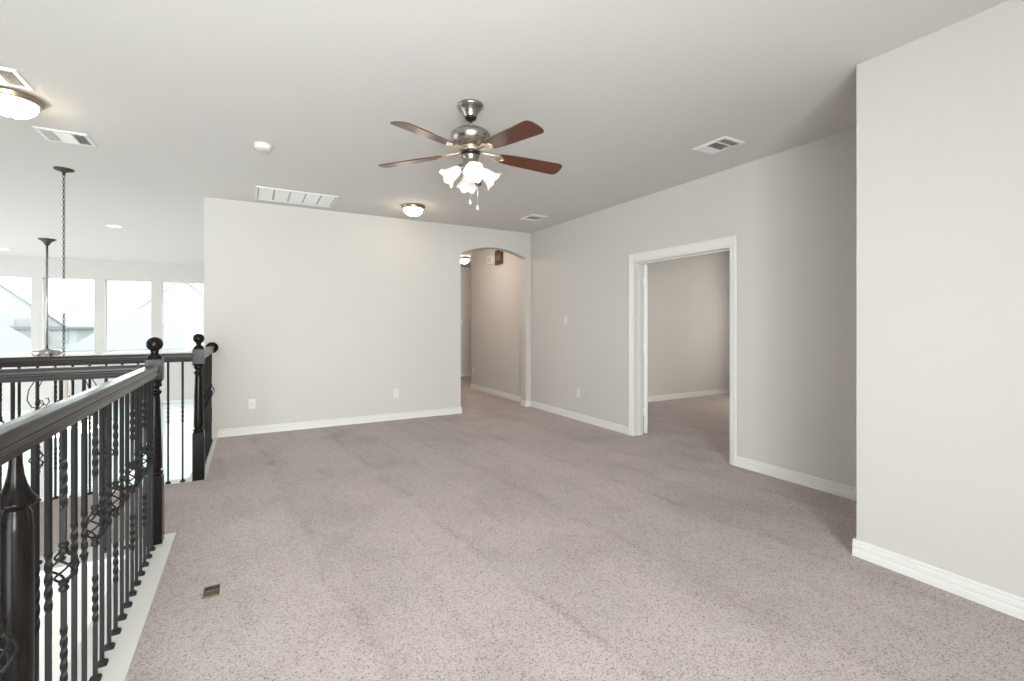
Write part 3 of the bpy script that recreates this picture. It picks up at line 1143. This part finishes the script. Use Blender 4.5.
plate('wall_outlet', 'white outlet low on the back wall beside the railing', 'outlet', (0.034, YB, 0.357), 0, 'outlet')
plate('wall_outlet', 'white outlet low on the back wall near the arch', 'outlet', (1.746, YB, 0.363), 0, 'outlet')
plate('wall_outlet', 'white outlet low on the side wall left of the bedroom doorway', 'outlet', (XR, 5.097, 0.366), -PI / 2, 'outlet')
plate('wall_outlet', 'white outlet low on the hall wall inside the arch', 'outlet', (3.96, 8.66, 0.36), -PI / 2, 'outlet')
plate('light_switch', 'white light switch on the side wall left of the bedroom doorway', 'light switch', (XR, 5.384, 1.344), -PI / 2, 'switch')
plate('light_switch', 'white light switch on the far hall wall beyond the arch', 'light switch', (4.615, 10.8, 1.35), 0, 'switch')

# door chime pair high on the hall wall
o = thing('door_chime', 'brown louvred chime box high on the hall wall', 'door chime', (3.96, 7.49, 2.51), -PI / 2)
bm = bmesh.new()
box(bm, -0.125, 0.125, -0.05, 0, -0.125, 0.125)
finish('housing', bm, 'oak', o, None, 0, 0.004)
bm = bmesh.new()
for i in range(5):
    x = -0.088 + i * 0.044
    tube(bm, [(x, -0.056, -0.145 + 0.012 * (i % 2)), (x, -0.056, 0.11)], 0.011, 8)
finish('chime_bars', bm, new_mat('chime_bronze', (0.22, 0.13, 0.075), 0.4, 0.6), o)
o = thing('alarm_siren', 'small white box high on the hall wall left of the brown chime', 'alarm', (3.96, 7.84, 2.50), -PI / 2)
bm = bmesh.new()
box(bm, -0.10, 0.10, -0.045, 0, -0.075, 0.075)
finish('housing', bm, 'plastic', o, None, 0, 0.008)
bm = bmesh.new()
for i in range(5):
    box(bm, -0.06, 0.06, -0.0462, -0.044, -0.042 + i * 0.016, -0.036 + i * 0.016)
finish('sound_slots', bm, new_mat('slot_grey', (0.35, 0.33, 0.30), 0.6), o)

# floor outlet in the carpet
o = thing('floor_outlet', 'small bronze floor outlet set in the carpet by the railing', 'outlet', (-0.157, 2.683, 0))
bm = bmesh.new()
box(bm, -0.034, 0.034, -0.054, 0.054, -0.002, 0.004)
finish('cover_plate', bm, 'brass', o, None, 0, 0.0015)
for (x0, x1, y0, y1) in ((-0.030, -0.002, -0.048, -0.003), (0.002, 0.030, -0.048, -0.003), (-0.030, 0.030, 0.004, 0.048)):
    bm = bmesh.new()
    box(bm, x0, x1, y0, y1, 0.003, 0.0065)
    finish('flap', bm, 'brass' if y0 < 0 else 'bronze', o, None, 0, 0.001)


# ------------------------------------------------------------------ hanging chandelier
CX, CY = -1.50, 5.846
ch = thing('chandelier', 'black scrolled iron chandelier on a long chain, bulbs lit behind the railing', 'chandelier', (CX, CY, 0))
lpart('ceiling_canopy', [(0.073, H), (0.074, H - 0.006), (0.068, H - 0.014), (0.030, H - 0.026), (0.012, H - 0.034), (0.010, H - 0.060)], 'bronze', ch)
bm = bmesh.new()
zc, i = H - 0.055, 0
while zc > 0.93:   # oval links, each turned a quarter from the last
    pts = []
    for k in range(13):
        a = 2 * PI * k / 12
        u, v = 0.0085 * math.cos(a), 0.0165 * math.sin(a)
        pts.append((u if i % 2 == 0 else 0, 0 if i % 2 == 0 else u, zc - 0.0165 + v))
    tube(bm, pts, 0.0027, 5, False)
    zc -= 0.0265
    i += 1
finish('chain', bm, 'iron', ch)
lpart('column', [(0.004, 0.94), (0.010, 0.92), (0.022, 0.90), (0.026, 0.885), (0.020, 0.87), (0.024, 0.84), (0.030, 0.80), (0.030, 0.52), (0.034, 0.48), (0.050, 0.44),
                 (0.040, 0.40), (0.024, 0.37), (0.028, 0.34), (0.014, 0.31), (0, 0.29)], 'candle', ch, 20)
for k in range(6):
    a = PI / 6 + k * PI / 3
    bm = bmesh.new()
    pl = [(0.030, 0.80), (0.075, 0.86), (0.13, 0.855), (0.19, 0.80), (0.235, 0.71), (0.245, 0.62), (0.215, 0.555), (0.165, 0.54), (0.135, 0.575), (0.150, 0.61), (0.175, 0.60)]
    tube(bm, [(r * math.cos(a), r * math.sin(a), z) for r, z in pl], 0.0042, 7)
    pl = [(0.034, 0.48), (0.08, 0.42), (0.13, 0.40), (0.18, 0.43), (0.205, 0.47)]
    tube(bm, [(r * math.cos(a), r * math.sin(a), z) for r, z in pl], 0.0042, 7)
    # drip cup
    lathe(bm, [(0.006, 0.462), (0.020, 0.470), (0.024, 0.480), (0.0, 0.480)], 12, Matrix.Translation((0.205 * math.cos(a), 0.205 * math.sin(a), -0.06)))
    tube(bm, [(0.205 * math.cos(a), 0.205 * math.sin(a), 0.47), (0.205 * math.cos(a), 0.205 * math.sin(a), 0.405)], 0.006, 7)
    arm = finish('arm', bm, 'iron', ch)
    bm = bmesh.new()
    prof = [(0.014, 0.405), (0.030, 0.395), (0.040, 0.365), (0.044, 0.325), (0.050, 0.290), (0.048, 0.288), (0.0, 0.330)]
    lathe(bm, prof, 16, Matrix.Translation((0.205 * math.cos(a), 0.205 * math.sin(a), 0)))
    finish('glass_bell', bm, 'bell', arm)

# ------------------------------------------------------------------ ceiling fan of the living room, on a long rod
f2 = thing('ceiling_fan', 'living room ceiling fan on a long rod seen through the railing', 'ceiling fan', (-2.97, 10.75, 0))
lpart('canopy', [(0.115, H - 0.0005), (0.112, H - 0.012), (0.060, H - 0.05), (0.035, H - 0.085), (0.028, H - 0.11)], 'bronze', f2)
lpart('downrod', [(0.016, H - 0.09), (0.016, 0.86)], 'nickel', f2, 14)
lpart('motor_housing', [(0.03, 0.90), (0.06, 0.875), (0.17, 0.862), (0.185, 0.84), (0.18, 0.79), (0.13, 0.755), (0.07, 0.74)], 'nickel', f2)
for k in range(5):
    bm = bmesh.new()
    prism(bm, blade_outline(), lambda u, v, d: (u * 1.05, v, d), -0.003, 0.003)
    bmesh.ops.rotate(bm, verts=bm.verts, cent=(0, 0, 0), matrix=Matrix.Rotation(math.radians(-10), 3, 'X'))
    bl = finish('blade', bm, 'blade', f2, (0, 0, 0.735), math.radians(20 + 72 * k), 0.001)
    bm = bmesh.new()
    prism(bm, [(0.05, -0.02), (0.24, -0.03), (0.24, 0.03), (0.05, 0.02)], lambda u, v, d: (u, v, d - 0.2 * v), -0.010, -0.004)
    finish('blade_bracket', bm, 'nickel', bl)
lpart('light_kit', [(0.06, 0.745), (0.062, 0.70), (0.05, 0.67), (0, 0.66)], 'nickel', f2)
for k in range(4):
    a = math.radians(15 + 90 * k)
    d = Vector((math.cos(a), math.sin(a), 0))
    ax = (d * 0.8 + Vector((0, 0, -0.6))).normalized()
    bm = bmesh.new()
    tulip(bm, 24)
    bmesh.ops.transform(bm, matrix=Matrix.Translation(d * 0.07 + Vector((0, 0, 0.69))) @ ax.to_track_quat('Z', 'Y').to_matrix().to_4x4(), verts=bm.verts)
    finish('lamp_shade', bm, 'shade', f2)


# ------------------------------------------------------------------ blinds on the lower windows
for i, (zb, lb) in enumerate(((-2.50, 'white slatted blind lowered fully in the leftmost lower window'),
                              (-2.35, 'white slatted blind lowered nearly to the sill, second lower window'),
                              (-2.20, 'white slatted blind lowered most of the way, third lower window'),
                              (-1.30, 'white slatted blind half raised in the lower window by the newel post'))):
    x0, x1 = WX[i][0] + 0.012, WX[i][1] - 0.012
    zt = LZ[1] - 0.003
    o = thing('window_blind', lb, 'window blind', ((x0 + x1) / 2, YW + 0.045, zt))
    hw = (x1 - x0) / 2
    bm = bmesh.new()
    box(bm, -hw, hw, -0.025, 0.025, -0.05, 0)
    finish('headrail', bm, 'white', o, None, 0, 0.003)
    bm = bmesh.new()
    z = -0.06
    while z > zb - zt + 0.03:
        v = box(bm, -hw, hw, -0.024, 0.024, z - 0.0012, z + 0.0012)
        for w in v:
            w.co.z += w.co.y * 0.75
        z -= 0.045
    finish('slats', bm, 'slat', o)
    bm = bmesh.new()
    box(bm, -hw, hw, -0.025, 0.025, zb - zt, zb - zt + 0.02)
    finish('bottom_rail', bm, 'white', o, None, 0, 0.003)
    bm = bmesh.new()
    for x in (-hw * 0.6, hw * 0.6):
        tube(bm, [(x, -0.027, -0.03), (x, -0.027, zb - zt + 0.01)], 0.0015, 5)
    finish('lift_cords', bm, 'white', o)

# ------------------------------------------------------------------ outdoors
bm = bmesh.new()
box(bm, -90, 60, YW + 0.25, 120, ZL - 0.4, ZL - 0.15)
struct('lawn_outside', bm, 'lawn', 'green lawn outside the lower windows', 'lawn')


def house(label, x0, x1, y0, y1, ze, zr, ridge='y', over=0.4, wins=(), hip=0.0):
    o = thing('neighbour_house', label, 'house', ((x0 + x1) / 2, (y0 + y1) / 2, ZL - 0.15))
    ox, oy, oz = o.location
    bm = bmesh.new()
    box(bm, x0 - ox, x1 - ox, y0 - oy, y1 - oy, 0, ze - oz)
    if ridge == 'y' and hip == 0:
        prism(bm, [(x0 - ox, ze - oz), (x1 - ox, ze - oz), (x1 - ox, ze - oz + 0.13), (0, zr - oz + 0.11), (x0 - ox, ze - oz + 0.13)], lambda u, v, d: (u, d, v), y0 - oy, y1 - oy)
    finish('walls', bm, 'brick', o)
    bm = bmesh.new()
    a, c, e, g = x0 - over - ox, x1 + over - ox, y0 - over - oy, y1 + over - oy
    slope = (zr - ze) / ((x1 - x0) / 2 if ridge == 'y' else (y1 - y0) / 2)
    zl = ze - over * slope - oz
    zt = zr - oz + 0.12
    if ridge == 'y':
        r0, r1 = (0, e + hip), (0, g - hip)
    else:
        r0, r1 = (a + hip, 0), (c - hip, 0)
    v = [bm.verts.new(p) for p in ((a, e, zl), (c, e, zl), (c, g, zl), (a, g, zl), (r0[0], r0[1], zt), (r1[0], r1[1], zt))]
    w = [bm.verts.new(p) for p in ((a, e, zl + 0.15), (c, e, zl + 0.15), (c, g, zl + 0.15), (a, g, zl + 0.15))]
    for k in range(4):
        bm.faces.new((v[k], v[(k + 1) % 4], w[(k + 1) % 4], w[k]))
    if hip > 0:
        bm.faces.new(v[:4][::-1])
    if ridge == 'y':
        bm.faces.new((w[0], w[3], v[5], v[4]))
        bm.faces.new((w[2], w[1], v[4], v[5]))
        if hip > 0:
            bm.faces.new((w[1], w[0], v[4]))
            bm.faces.new((w[3], w[2], v[5]))
    else:
        bm.faces.new((w[0], w[1], v[5], v[4]))
        bm.faces.new((w[2], w[3], v[4], v[5]))
        if hip > 0:
            bm.faces.new((w[3], w[0], v[4]))
            bm.faces.new((w[1], w[2], v[5]))
    finish('roof', bm, 'shingle', o)
    for wx, wz, ww, wh in wins:
        bm = bmesh.new()
        t = 0.06
        box(bm, wx - ww / 2 - ox, wx + ww / 2 - ox, y0 - oy - 0.05, y0 - oy, wz - wh / 2 - oz, wz + wh / 2 - oz)
        fr = finish('window', bm, 'housewin', o)
    return o


ha = house('pale neighbouring house with a steep gable in the leftmost upper window', -16.7, -9.1, 30, 38, 1.17, 4.6, 'y', 0.12,
      ((-10.45, 1.0, 0.5, 1.2), (-9.7, 1.0, 0.4, 1.2)))
ha.rotation_euler.z = 0.30
house('low grey roofed outbuilding at the bottom of the leftmost upper window', -16.5, -7.9, 23.0, 28.4, 0.1, 2.3, 'x', 0.35, (), 2.2)
house('pale neighbouring house with a hipped roof behind the hanging chain', -21.5, -10.4, 48, 53.5, 1.15, 2.15, 'x', 0.4,
      ((-11.2, 0.6, 0.7, 1.4), (-10.2, 0.6, 0.7, 1.4), (-12.4, 0.6, 0.7, 1.4)), 2.4)
house('pale neighbouring house with a broad shingled roof in the two right upper windows', -6.6, 9.0, 27.4, 35.4, 0.25, 2.6, 'x', 0.4,
      ((-4, -1.3, 1.0, 1.2), (-1, -1.3, 1.0, 1.2)), 2.7)
house('pale gabled house farthest away behind the broad shingled roof', -9.0, -0.8, 48, 56, 1.5, 5.1, 'y', 0.12)
